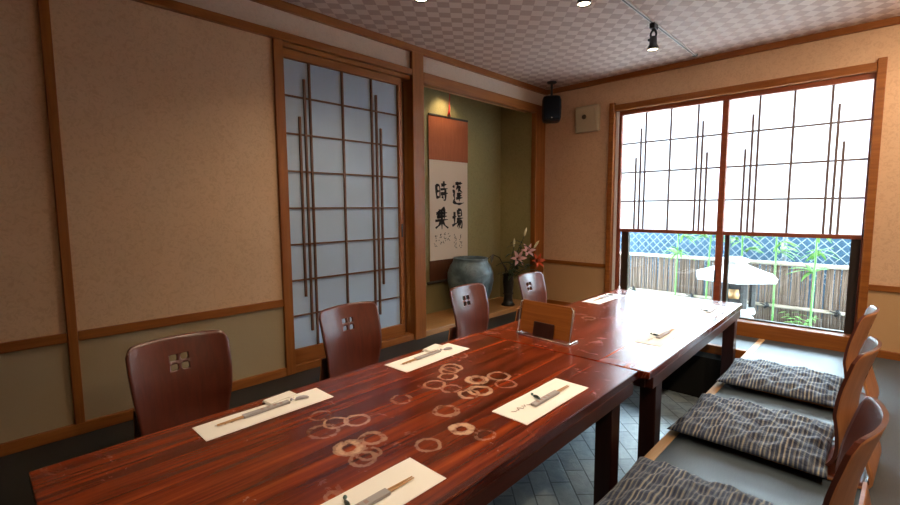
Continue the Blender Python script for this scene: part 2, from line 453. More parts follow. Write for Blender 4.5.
# posts, rails and other trim (one object each)
def trim(n, a, b, m, label, c=.003):
    q = MB(); q.cbox(a, b, c); return struct('trim_%d' % n, q, M[m], label, 'trim')
trim(3, (-.01, -3.893, 0), (.016, -3.857, 2.15), 'trim_z', 'thin wall post crossing the beige wall, far from the door')
trim(4, (-.05, -2.89, 0), (.018, -2.832, 1.985), 'trim_z', 'door post between the beige wall panel and the paper door')
trim(5, (-.10, -1.848, 0), (.03, -1.735, 2.152), 'trim_z', 'broad post between paper door and alcove', .005)
trim(6, (-.03, -.214, 0), (.028, -.045, 1.975), 'trim_z', 'alcove corner post beside the flowers', .005)
trim(7, (-.01, YF, 1.982), (.03, -1.849, 2.027), 'trim_y', 'rail above the paper door and beige wall')
trim(8, (-.02, AY0, 1.945), (.03, 0, 2.027), 'trim_y', 'lintel beam over the alcove opening', .005)
trim(9, (-.01, YF, 2.152), (.026, 0, H), 'trim_y', 'cornice strip along the top of the door wall')
trim(10, (.026, -.026, 2.155), (XR, .01, H), 'trim_x', 'cornice strip above the window')
trim(11, (-.01, -3.856, .430), (.014, -2.891, .474), 'trim_y', 'waist rail between thin wall post and paper door')
trim(12, (-.01, YF, .430), (.014, -3.894, .474), 'trim_y', 'waist rail at the far end of the door wall, beyond the thin post')
trim(13, (0, -.014, .438), (.690, .01, .474), 'trim_x', 'waist rail between alcove corner and window')
trim(14, (2.536, -.014, .448), (XR, .01, .488), 'trim_x', 'waist rail on the wall beyond the window, behind the chairs')
q = MB(); q.cbox((-.01, YF, 0), (.018, -2.891, .052)); struct('baseboard_left', q, M['trim_y'], 'baseboard below the beige wall panels', 'baseboard')
q = MB(); q.cbox((2.536, -.016, 0), (XR, .01, .052)); struct('baseboard_back', q, M['trim_x'], 'baseboard beside the window behind the chairs', 'baseboard')
q = MB(); q.cbox((.03, -.016, 0), (.690, .01, .052)); struct('baseboard_corner', q, M['trim_x'], 'baseboard between alcove post and window', 'baseboard')

# paper door
d = empty('door_1', (0, -2.34, 0), 0, 'sliding paper door with blue-white panes and slim dark bars', 'door', None, 'structure')
def dl(y): return y + 2.34
q = MB()
q.cbox((-.045, dl(-2.832), .05), (-.012, dl(-1.918), .138)).cbox((-.045, dl(-2.832), 1.90), (-.012, dl(-1.918), 1.952)).cbox((-.045, dl(-1.953), .138), (-.012, dl(-1.918), 1.90)).cbox((-.045, dl(-2.846), .138), (-.012, dl(-2.829), 1.90))
q.build('door_frame', M['trim_y'], d)
q = MB(); q.box((-.036, dl(-2.83), .138), (-.033, dl(-1.953), 1.90)); q.build('paper_panel', M['shoji_door'], d)
q = MB()
for y in (-2.649, -2.414, -2.181): q.box((-.033, dl(y)-.0062, .138), (-.020, dl(y)+.0062, 1.90))
for y, z0, z1 in ((-2.685, .237, 1.80), (-2.722, .462, 1.573), (-2.142, .246, 1.798), (-2.105, .464, 1.575)): q.box((-.033, dl(y)-.0062, z0), (-.019, dl(y)+.0062, z1))
for z in (1.688, 1.466, 1.242, 1.019, .795, .571, .348): q.box((-.033, dl(-2.83), z-.005), (-.023, dl(-1.953), z+.005))
q.build('lattice', M['lattice'], d)
q = MB(); q.cbox((-.014, dl(-1.942), .80), (-.008, dl(-1.928), .90)); q.build('door_pull', M['black'], d)
q = MB(); q.cbox((-.10, -2.832, 0), (.012, -1.849, .048)); struct('trim_15', q, M['trim_y'], 'wooden sill under the paper door', 'trim')
q = MB(); q.cbox((-.10, -2.832, 1.953), (.006, -1.849, 1.981)); struct('trim_16', q, M['trim_y'], 'grooved head rail directly over the paper door', 'trim')
q = MB(); q.box((-.115, -1.93, .048), (-.075, -1.849, 1.953)); struct('door_2', q, M['lattice'], 'dark edge of the door leaf behind the paper door', 'door')
q = MB(); q.box((-.20, -2.95, 0), (-.13, -1.84, H)); struct('wall_passage', q, M['wall'], 'passage wall behind the paper door', 'wall')

# window
wn = empty('window_1', (1.61, 0, 0), 0, 'wide window, paper screens over clear panes looking onto a little garden', 'window', None, 'structure')
def wl(x): return x - 1.61
q = MB()
q.cbox((wl(.690), -.03, 0), (wl(.737), .12, 1.962)).cbox((wl(2.490), -.03, 0), (wl(2.536), .12, 1.962)).cbox((wl(.737), -.024, 1.884), (wl(2.490), .12, 1.940)).cbox((wl(.737), -.026, .0), (wl(2.490), .12, .112))
q.build('window_frame', M['trim_x'], wn)
q = MB(); q.cbox((wl(.768), .02, 1.846), (wl(2.490), .07, 1.884)).cbox((wl(.768), .02, .112), (wl(.795), .06, 1.846)).cbox((wl(2.478), .02, .112), (wl(2.490), .06, 1.846)).cbox((wl(1.603), .012, .112), (wl(1.648), .06, 1.846))
q.cbox((wl(.795), .025, .785), (wl(1.603), .06, .815)).cbox((wl(1.648), .025, .785), (wl(2.478), .06, .815))
q.build('screen_frame', M['red_wood'], wn)
q = MB(); q.cbox((wl(.738), .02, .112), (wl(.767), .05, 1.884)); q.build('side_track', M['white_pl'], wn)
for x0, x1, vs, ex in ((.795, 1.603, (1.003, 1.212, 1.424), ((.963, 1.713), (.923, 1.457), (1.462, 1.713), (1.501, 1.457))),
                       (1.648, 2.478, (1.848, 2.060, 2.272), ((1.809, 1.715), (1.768, 1.457), (2.312, 1.715), (2.350, 1.457)))):
    q = MB(); q.box((wl(x0), .050, .815), (wl(x1), .052, 1.846)); q.build('paper_panel', M['shoji_win'], wn)
    q = MB()
    for x in vs: q.box((wl(x)-.0075, .040, .815), (wl(x)+.0075, .049, 1.846))
    for x, z in ex: q.box((wl(x)-.0075, .038, .815), (wl(x)+.0075, .049, z))
    for z in (1.588, 1.327, 1.067): q.box((wl(x0), .041, z-.007), (wl(x1), .048, z+.007))
    q.build('lattice', M['lattice_win'], wn)
    q = MB(); q.box((wl(x0), .094, .112), (wl(x1), .098, .815)); q.build('glass_pane', M['glass'], wn)
q = MB()
q.box((wl(.797), .075, .112), (wl(.862), .115, .815)).box((wl(2.425), .075, .112), (wl(2.477), .115, .815)).box((wl(1.655), .075, .112), (wl(1.685), .115, .815)).box((wl(.862), .075, .112), (wl(2.425), .115, .122))
q.build('outer_sash', M['sash'], wn)
q = MB(); q.cbox((wl(2.483), -.002, .805), (wl(2.494), .022, .855)).cbox((wl(1.605), -.0, .40), (wl(1.615), .012, .50)); q.build('latch', M['black'], wn)

# ------------------------------------------------------------------ tables
RN = [(1.359,-3.386,.037,.005,.7),(1.395,-3.327,.037,.006,.75),(1.523,-3.445,.031,.011,1),(1.523,-3.445,.045,.003,.5),(1.526,-3.363,.034,.008,.55),(1.590,-3.425,.030,.006,.35),
      (1.678,-3.279,.034,.006,.45),(1.683,-3.139,.029,.011,.95),(1.561,-3.081,.038,.009,.5),(1.366,-2.946,.040,.006,.6),(1.345,-2.849,.034,.006,.8),(1.284,-2.765,.041,.007,.8),
      (1.300,-2.80,.036,.006,.6),(1.454,-2.797,.038,.010,.9),(1.454,-2.797,.022,.003,.5),(1.493,-2.706,.042,.007,.6),(1.533,-2.871,.040,.009,.9),(1.522,-2.925,.036,.007,.8),(1.381,-3.442,.042,.008,.25),(1.281,-3.394,.034,.006,.25),
      (1.684,-3.60,.016,.006,.35),(1.374,-3.124,.036,.007,.25),(1.563,-2.753,.039,.006,.3),(1.44,-2.93,.036,.006,.3),(1.60,-3.45,.034,.007,.4),(1.20,-2.62,.035,.006,.2),(1.76,-3.12,.03,.006,.15)]
def make_table(cx, cy, W, L, rz, rings, leg_in, label):
    o = empty('dining_table', (cx, cy, PZ), rz, label, 'table', 'low dining tables')
    top = .33 - PZ
    ca, sa = math.cos(-rz), math.sin(-rz)
    loc = [((x-cx)*ca-(y-cy)*sa, (x-cx)*sa+(y-cy)*ca, r, wd, k) for x, y, r, wd, k in rings]
    q = MB(); q.cbox((-W/2, -L/2, top-.034), (W/2, L/2, top), .004)
    q.build('tabletop', table_mat('red_brown_tabletop_%d' % (1 if len(rings) > 4 else 2), loc, .5 if len(rings) > 4 else .9), o)
    lx, ly, tl = leg_in
    q = MB(); a = W/2 - .012; b = L/2 - .05
    for s in (-1, 1):
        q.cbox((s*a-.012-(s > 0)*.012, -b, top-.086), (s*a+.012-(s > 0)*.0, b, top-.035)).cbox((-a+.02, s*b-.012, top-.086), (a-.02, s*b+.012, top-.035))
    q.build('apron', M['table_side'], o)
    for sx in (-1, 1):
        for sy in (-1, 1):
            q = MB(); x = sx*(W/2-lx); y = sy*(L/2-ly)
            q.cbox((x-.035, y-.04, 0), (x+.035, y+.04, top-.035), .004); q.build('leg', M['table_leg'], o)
    return o
make_table(1.4475, -3.177, .893, 1.822, math.radians(.5), RN, (.065, .14, 0), 'low red-brown table with pale cup rings, nearest the camera')
make_table(1.455, -1.345, .915, 1.825, math.radians(.9), [(1.17,-1.72,.04,.008,.3),(1.3,-1.55,.038,.008,.3)], (.042, .15, 0), 'low red-brown table end-on to the window, glaring with daylight')

# ------------------------------------------------------------------ floor chairs
def spline(tab, z):
    for (a, b), (c, d) in zip(tab, tab[1:]):
        if z <= c: 
            t = (z-a)/(c-a); return b + (d-b)*t
    return tab[-1][1]
def smooth_tab(tab, n=40):
    zs = [tab[0][0] + (tab[-1][0]-tab[0][0])*i/n for i in range(n+1)]
    v = [spline(tab, z) for z in zs]
    for _ in range(6): v = [v[0]] + [(v[i-1]+2*v[i]+v[i+1])/4 for i in range(1, n)] + [v[-1]]
    return list(zip(zs, v))
PROF = smooth_tab([(.02, .075), (.06, .035), (.12, .012), (.20, .0), (.28, -.004), (.35, -.014), (.42, -.032), (.51, -.056)])
WID = smooth_tab([(.02, .28), (.12, .31), (.20, .34), (.30, .365), (.40, .376), (.51, .374)])
def chair_parts():
    import bmesh
    o = empty('floor_chair', (0, 0, 0), 0, 'x', 'floor chair', 'legless bentwood floor chairs')
    def P(u, v, off=0):
        rc = .095
        a = abs(u-.5)*2
        drop = 0 if a < 1-rc*2 else .034*(1-math.sqrt(max(0, 1-((a-(1-rc*2))/(rc*2))**2)))
        ztop = .494 + .005*(1-a*a) - drop
        z = .024 + (ztop-.024)*v
        hw = spline(WID, z)/2
        bow = .042*a*a*min(1, max(0, (z-.05)/.2))
        return Vector((spline(PROF, z) + bow - .02 + off, (u-.5)*2*hw, z))
    nu, nv = 28, 34; th = .011
    q = MB(); q.smooth = True
    q.grid(lambda u, v: P(u, v, th/2), nu, nv)
    q.mi = 1; q.grid(lambda u, v: P(u, v, -th/2), nu, nv)
    S = (nu+1)*(nv+1); W = nu+1
    q.smooth = False
    per = [i for i in range(W)] + [j*W+nu for j in range(1, nv+1)] + [nv*W+i for i in range(nu-1, -1, -1)] + [j*W for j in range(nv-1, 0, -1)]
    for a, b in zip(per, per[1:]+per[:1]): q.f.append((a, b, b+S, a+S)); q.m.append(0); q.sm.append(False)
    back = q.build('backrest', [M['chair_front'], M['chair_rear']], o)
    # four square hand holes, cut right through
    cut = MB()
    for dy in (-.0205, .0205):
        for dz in (-.019, .019):
            poly = []
            for k in range(20):
                t = 2*PI*k/20; c_, s_ = math.cos(t), math.sin(t)
                poly.append((abs(c_)**.55*math.copysign(1, c_)*.0145, abs(s_)**.55*math.copysign(1, s_)*.0135))
            n = len(poly); vs = [(-.20, dy+a, .395+dz+b) for a, b in poly] + [(.10, dy+a, .395+dz+b) for a, b in poly]
            cut.add(vs, [(i, (i+1) % n, n+(i+1) % n, n+i) for i in range(n)] + [tuple(reversed(range(n))), tuple(range(n, 2*n))])
    co = cut.build('cutter', [M['chair_front']])
    md = back.modifiers.new('holes', 'BOOLEAN'); md.operation = 'DIFFERENCE'; md.solver = 'EXACT'; md.object = co
    dg = bpy.context.evaluated_depsgraph_get()
    me = bpy.data.meshes.new_from_object(back.evaluated_get(dg))
    back.modifiers.clear(); back.data = me
    bpy.data.objects.remove(co)
    # seat plate, bending up behind into the brace that props the back
    prof = [(.43, .006), (.40, .014), (.20, .014), (.05, .012), (-.05, .010), (-.082, .014), (-.092, .032), (-.088, .06), (-.058, .16), (-.041, .245)]
    wid = [.36, .38, .38, .36, .34, .33, .33, .33, .335, .34]
    n = len(prof)
    def S_(u, v, off):
        f = v*(n-1); i = min(int(f), n-2); t = f-i
        x = prof[i][0]*(1-t)+prof[i+1][0]*t; z = prof[i][1]*(1-t)+prof[i+1][1]*t; w_ = wid[i]*(1-t)+wid[i+1]*t
        dx = prof[i+1][0]-prof[i][0]; dz = prof[i+1][1]-prof[i][1]; l = math.hypot(dx, dz)
        a = abs(u-.5)*2
        return Vector((x + dz/l*off, (u-.5)*w_, max(.0015, z - dx/l*off)))
    q = MB(); q.smooth = True; nu, nv = 8, 36
    q.grid(lambda u, v: S_(u, v, .0045), nu, nv); q.mi = 1; q.grid(lambda u, v: S_(u, v, -.0045), nu, nv)
    S = (nu+1)*(nv+1); W = nu+1; q.smooth = False
    per = [i for i in range(W)] + [j*W+nu for j in range(1, nv+1)] + [nv*W+i for i in range(nu-1, -1, -1)] + [j*W for j in range(nv-1, 0, -1)]
    for a, b in zip(per, per[1:]+per[:1]): q.f.append((a, b, b+S, a+S)); q.m.append(1); q.sm.append(False)
    q.build('seat', [M['chair_front'], M['chair_rear']], o)
    q = MB(); q.smooth = True
    for dy in (-.07, .07): q.lathe([(0, .0), (.006, .0), (.0075, -.002), (.0075, -.004)], 12)
    for k, dy in enumerate((-.07, .07)):
        for i in range(48): x, y, z = q.v[k*48+i]; q.v[k*48+i] = (-.002+z*1.0+.004, dy+x, .17+y)
    return o
ch = chair_parts()
LCH = [(.585, -3.60, .05, 'maroon floor chair opposite the ringed table, nearest the thin wall post'),
       (.575, -2.785, .05, 'maroon floor chair standing in front of the paper door'),
       (.635, -1.895, .07, 'glossy floor chair in front of the big blue-grey jar'),
       (.63, -1.145, .07, 'glossy floor chair below the lilies, farthest along the wall side')]
RCH = [(2.520, -1.072, PI-.06, 'floor chair seen edge-on nearest the window, behind the bluest cushion'),
       (2.535, -1.85, PI-.06, 'middle of the three floor chairs seen edge-on, on the cushion side'),
       (2.555, -2.64, PI-.03, 'floor chair seen edge-on with dark hollow front, nearest the camera')]
for i, (x, y, rz, lab) in enumerate(LCH+RCH):
    if i == 0: ch.location = (x, y, 0); ch.rotation_euler = (0, 0, rz); ch['label'] = lab
    else: dup(ch, (x, y, 0), rz, lab)

# cushions
def cushion(name, seed, lx, ly, label, loc, rz):
    rnd = random.Random(seed)
    ph = [rnd.uniform(0, 6.28) for _ in range(10)]
    def top(u, v):
        a, b = u*2-1, v*2-1
        e = max(0, 1-abs(a)**3.2)**.55 * max(0, 1-abs(b)**3.2)**.55
        x = a*lx/2*(1-.045*(1-b*b)); y = b*ly/2*(1-.05*(1-a*a))
        wr = .0045*math.sin(9*a+5*b+ph[0]) + .004*math.sin(17*a-11*b+ph[1]) + .003*math.sin(7*a-23*b+ph[2]) + .003*math.sin(31*a+13*b*b+ph[3])
        return x, y, e, wr
    q = MB(); q.smooth = True
    q.grid(lambda u, v: (lambda t: Vector((t[0], t[1], .020 + .044*t[2] + t[3]*min(1, t[2]*2))))(top(u, v)), 44, 44)
    q.grid(lambda u, v: (lambda t: Vector((t[0], t[1], .020 - .018*t[2])))(top(u, v)), 44, 44)
    o = q.build(name, M['fabric'])
    import bmesh
    bm = bmesh.new(); bm.from_mesh(o.data); bmesh.ops.remove_doubles(bm, verts=bm.verts, dist=.0008); bmesh.ops.recalc_face_normals(bm, faces=bm.faces); bm.to_mesh(o.data); bm.free()
    for p in o.data.polygons: p.use_smooth = True
    o.location = loc; o.rotation_euler = (0, 0, rz)
    return tag(o, label, 'cushion', 'striped floor cushions')
cushion('floor_cushion', 1, .54, .53, 'indigo striped floor cushion nearest the window, bluest in the daylight', (2.220, -1.055, .019), .03)
cushion('floor_cushion', 2, .55, .54, 'middle indigo and beige striped floor cushion of the row', (2.228, -1.825, .019), .0)
cushion('floor_cushion', 3, .54, .53, 'striped floor cushion nearest the camera, cut by the frame', (2.225, -2.655, .019), .0)

# ------------------------------------------------------------------ place settings
ZT = .33
def mat_sheet(cx, cy, w, l, rz, label, flip):
    o = empty('place_mat', (cx, cy, ZT+.0003), rz, label, 'place mat', 'paper place mats')
    q = MB()
    def f(u, v): return ((u-.5)*w, (v-.5)*l, .0012 + .0006*math.sin(v*9+u*3))
    q.grid(lambda u, v: f(u, v), 6, 12); q.grid(lambda u, v: (f(u, v)[0], f(u, v)[1], 0), 6, 12)
    q.build('sheet', M['paper'], o)
    q = MB()
    for k in range(5):
        y = -.165 + k*.02
        q.ribbon([(-.02+.006*math.sin(k*2), y), (-.012+.004*k % .01, y+.008), (-.016+.007*math.cos(k*3), y+.017)], [.003, .0045, .002], (0, 0, .0019), (1, 0, 0), (0, 1, 0), (0, 0, 1), .0004)
    q.build('printed_script', M['faint_ink'], o)
    return o
def chopsticks(cx, cy, rz, label):
    o = empty('chopsticks_in_sleeve', (cx, cy, ZT+.0022), rz, label, 'chopsticks', 'chopsticks in paper sleeves')
    for s in (-1, 1):
        q = MB(); q.tube([(s*.0045, -.10, .004), (s*.0042, .03, .004), (s*.0035, .125, .0035)], [.0035, .0032, .0018], 8); q.build('chopstick', M['chop'], o)
    q = MB(); q.cbox((-.0115, -.115, .0), (.0115, .045, .0085), .002); q.build('sleeve', M['sleeve'], o)
    q = MB()
    for k in range(4): q.box((-.006, -.09+k*.022, .0085), (.006, -.08+k*.022, .0089))
    q.build('sleeve_print', M['faint_ink'], o)
    return o
def rest(cx, cy, rz, label, pale=False):
    o = empty('chopstick_rest', (cx, cy, ZT+.0022), rz, label, 'chopstick rest', 'leaf-shaped chopstick rests')
    o.scale = (.72, .72, .72)
    q = MB(); q.smooth = True
    n = 10
    q.tube([(-.032, 0, .006), (-.024, .002, .008), (-.008, .004, .009), (.010, .002, .010), (.026, -.003, .009), (.034, -.006, .007)], [.002, .007, .009, .0085, .006, .002], n)
    q.build('leaf_body', M['rest_pale' if pale else 'rest'], o)
    q = MB(); q.smooth = True; q.lathe([(0, -.007), (.005, -.0055), (.0075, 0), (.005, .0055), (0, .007)], 12, (-.048, .006, .008)); q.tube([(-.044, .005, .008), (-.030, 0, .007)], .0018, 6); q.build('berry', M['rest_pale' if pale else 'rest_tip'], o)
    return o
SET = [  # centre of each mat, which way the chopsticks point, and where it lies
 (1.122, -3.498, .122, .435, PI+.01, 0, 'in front of the chair nearest the thin post', True),
 (1.108, -2.728, .140, .425, PI+.05, .05, 'in front of the chair by the paper door', True),
 (1.096, -.905, .135, .44, PI, .02, 'at the window end, alcove side', False),
 (1.762, -3.580, .140, .44, 0, .03, 'cut by the bottom of the photo', False),
 (1.748, -2.776, .142, .412, 0, .0, 'on the ringed table facing the near cushions', False),
 (1.765, -1.645, .140, .42, 0, .02, 'on the glaring table facing the middle cushion', False),
 (1.793, -.835, .138, .44, 0, .0, 'on the glaring table by its window corner', False)]
for cx, cy, w_, l_, rz, dz, where, nap in SET:
    left = rz > 1
    mat_sheet(cx, cy, w_, l_, rz-(PI if left else 0)+dz*.0, 'long white paper place mat '+where, left)
    s = -1 if left else 1
    if left and not nap:
        chopsticks(cx-.01, cy, PI, 'sleeved chopsticks on the mat '+where); rest(cx-.008, cy+.13, .4, 'dark chopstick rest on the mat '+where); continue
    chopsticks(cx+(-.010 if left else .010), cy+s*.035, rz, 'sleeved chopsticks on the mat '+where)
    if not left: rest(cx-.012, cy-.022+(-.02 if cy > -2 else 0), -.35, 'dark leaf-shaped chopstick rest on the mat '+where)
    else: rest(cx-.004, cy-s*.125, 1.3, 'pale lilac-grey chopstick rest on the mat '+where, True)
for cx, cy, rz, lab in ((1.062, -3.425, .12, 'small folded white paper lying on the mat nearest the thin post'), (1.043, -2.64, .2, 'small folded white paper lying on the mat by the paper door')):
    q = MB(); q.cbox((-.028, -.055, 0), (.028, .055, .004), .0015); q.cbox((-.026, -.053, .004), (.022, .053, .009), .002)
    o = q.build('folded_paper', M['napkin']); o.location = (cx, cy, ZT+.0022); o.rotation_euler = (0, 0, rz); tag(o, lab, 'napkin', 'folded white papers')

# menu stand: a board leaning on a bent wire stand
ms = empty('menu_stand', (1.335, -2.115, ZT), math.radians(-3), 'brown menu board in a bright wire stand on the table', 'menu stand')
def lean(x, y, z, a=-.16): return (x, y*math.cos(a) - z*math.sin(a), y*math.sin(a) + z*math.cos(a))
q = MB(); q.cbox((-.160, -.006, .012), (.160, .006, .185), .003); q.v = [lean(*v) for v in q.v]; q.build('board', M['trim_x'], ms)
q = MB(); q.smooth = True
for s in (-1, 1): q.tube([lean(s*.150, -.010, .182), lean(s*.163, -.012, .17), lean(s*.163, -.014, .012), (s*.160, -.030, .004), (s*.158, .07, .004)], .0035, 8)
q.tube([(-.160, -.026, .004), (.160, -.026, .004)], .0035, 8)
q.build('wire_frame', M['steel'], ms)
q = MB(); q.cbox((-.062, -.020, .004), (.062, -.007, .082), .004); q.v = [lean(*v) for v in q.v]; q.build('rear_plate', M['table_leg'], ms)

# ------------------------------------------------------------------ alcove contents
sc = empty('hanging_scroll', (-.410, -1.012, 0), 0, 'hanging calligraphy scroll, russet cloth above white paper, in the alcove', 'scroll')
W0, W1 = -.264, .264
def slab(y0, y1, z0, z1, x0=0, t=.003):
    q = MB(); q.smooth = False
    q.box((x0, y0, z0), (x0+t, y1, z1)); return q
slab(W0, W1, 1.452, 1.845).build('top_cloth', M['scroll_cloth'], sc)
slab(W0+.006, W1-.006, .531, 1.452, 0, .0028).build('paper', M['scroll_paper'], sc)
slab(W0, W1, .335, .531).build('bottom_cloth', M['scroll_low'], sc)
q = MB(); q.smooth = True; q.tube([(.006, W0-.03, .328), (.006, W1+.03, .328)], .013, 14); q.build('roller', M['stem_dark'], sc)
q = MB(); q.cbox((-.004, W0, 1.842), (.008, W1, 1.860)); q.build('top_rod', M['stem_dark'], sc)
q = MB(); q.smooth = True
q.tube([(.004, -.018, 1.86), (.004, .0, 1.93), (.006, .01, 2.09)], .004, 6); q.tube([(.004, .018, 1.86), (.004, .0, 1.93)], .004, 6)
q.tube([(.012, .0, 1.965), (.014, -.006, 1.91), (.012, -.002, 1.88)], [.006, .009, .007], 8)
q.build('red_cord', M['red_cord'], sc)
# brush characters: (strokes in a unit square)
JI = [[(.06,.80),(.36,.82),(.37,.25)],[(.08,.82),(.10,.22)],[(.10,.54),(.35,.55)],[(.10,.27),(.36,.27)],[(.48,.82),(.90,.86)],[(.68,1.0),(.70,.64)],[(.42,.62),(1.0,.67)],[(.44,.42),(1.0,.46)],[(.80,.62),(.82,.1),(.66,.16)],[(.54,.32),(.64,.20)]]
JO = [[(.75,.98),(.50,.90),(.28,.88)],[(.10,.74),(.92,.77)],[(.30,.86),(.29,.46)],[(.70,.88),(.71,.46)],[(.14,.58),(.90,.61)],[(.02,.40),(.98,.45)],[(.50,.92),(.52,.0)],[(.48,.40),(.30,.18),(.04,.06)],[(.54,.42),(.72,.18),(1.0,.04)]]
HO = [[(.30,.93),(.95,.96)],[(.48,1.02),(.46,.86)],[(.76,1.02),(.74,.87)],[(.58,.86),(.36,.66)],[(.52,.78),(.82,.80),(.56,.58)],[(.56,.70),(.94,.54)],[(.44,.48),(.88,.51)],[(.44,.38),(.88,.41)],[(.36,.27),(.96,.31)],[(.66,.54),(.66,.14)],[(.10,.84),(.20,.74)],[(.04,.58),(.24,.61),(.14,.40),(.26,.26),(.08,.12)],[(.08,.14),(.36,.04),(.70,.02),(1.08,.08)]]
BA = [[(-.02,.60),(.36,.66)],[(.17,.88),(.18,.25)],[(-.04,.20),(.38,.33)],[(.50,.96),(.86,.98),(.86,.66)],[(.50,.97),(.51,.64)],[(.52,.81),(.84,.82)],[(.51,.66),(.86,.67)],[(.40,.53),(1.02,.57)],[(.58,.52),(.38,.28)],[(.52,.41),(.94,.45),(.88,.04),(.74,.12)],[(.68,.43),(.44,.12)],[(.82,.43),(.58,.04)]]
rnd = random.Random(3)
def draw(ch_, y0, z0, w, h, bw):
    q = MB()
    for st in ch_:
        pts = []
        for (a, b), (c_, d_) in zip(st, st[1:]):
            for k in range(4): pts.append((a+(c_-a)*k/4, b+(d_-b)*k/4))
        pts.append(st[-1]); n = len(pts)
        for _ in range(2): pts = [pts[0]]+[((pts[i-1][0]+2*pts[i][0]+pts[i+1][0])/4, (pts[i-1][1]+2*pts[i][1]+pts[i+1][1])/4) for i in range(1, n-1)]+[pts[-1]]
        f = rnd.uniform(.75, 1.25)
        ws = [bw*f*(1.15-.75*(i/(n-1))+.25*math.sin(i)) for i in range(n)]
        q.ribbon([(p[0]*w, p[1]*h) for p in pts], ws, (.0031, y0, z0), (0, 1, 0), (0, 0, 1), (1, 0, 0))
    q.build('brush_character', M['ink'], sc)
oy = 1.012
draw(JI, -1.199+oy, 1.060, .165, .203, .025); draw(JO, -1.205+oy, .818, .175, .198, .025)
draw(HO, -.974+oy, 1.048, .152, .213, .022); draw(BA, -.968+oy, .806, .145, .195, .022)
for cx_, zt, n in ((-1.205, .755, 3), (-1.145, .765, 3), (-1.085, .765, 3), (-1.03, .760, 2), (-.935, .745, 4), (-.86, .745, 4)):
    q = MB()
    for k in range(n):
        y = cx_+oy; z = zt-k*.036
        for _ in range(3):
            a = rnd.uniform(-.016, .016); b = rnd.uniform(-.016, .010); an = rnd.choice((0, 1.5, .7, -.6))
            q.ribbon([(a, b), (a+.017*math.cos(an), b+.017*math.sin(an))], [.006, .003], (.0031, y, z), (0, 1, 0), (0, 0, 1), (1, 0, 0))
    q.build('small_writing', M['ink'], sc)


jr = empty('ceramic_jar', (-.168, -.985, .042), 0, 'big round blue-grey ceramic jar on the alcove floor', 'jar')
q = MB(); q.smooth = True
q.lathe([(0, 0), (.105, 0), (.115, .01), (.155, .10), (.195, .20), (.215, .30), (.212, .38), (.190, .44), (.165, .475), (.158, .500), (.162, .512), (.158, .516), (.153, .500), (.151, .475)], 48)
q.build('jar_body', M['jar'], jr)
q = MB(); q.smooth = True; q.lathe([(.150, .476), (.165, .44), (.19, .37), (.18, .2), (.10, .02), (0, .02)], 36); q.build('jar_hollow', M['jar_in'], jr)

vs = empty('flower_vase', (-.10, -.49, .042), 0, 'slim black flower vase beside the alcove corner post', 'vase')
q = MB(); q.smooth = True
q.lathe([(0, 0), (.066, 0), (.070, .008), (.050, .03), (.042, .08), (.048, .16), (.056, .24), (.050, .29), (.056, .315), (.060, .32), (.050, .318), (.044, .29), (.046, .2), (0, .18)], 32)
q.build('vase_body', M['vase'], vs)
q = MB(); q.smooth = True; q.lathe([(.053, .115), (.056, .12), (.053, .125)], 24); q.build('vase_band', M['stem_dark'], vs)

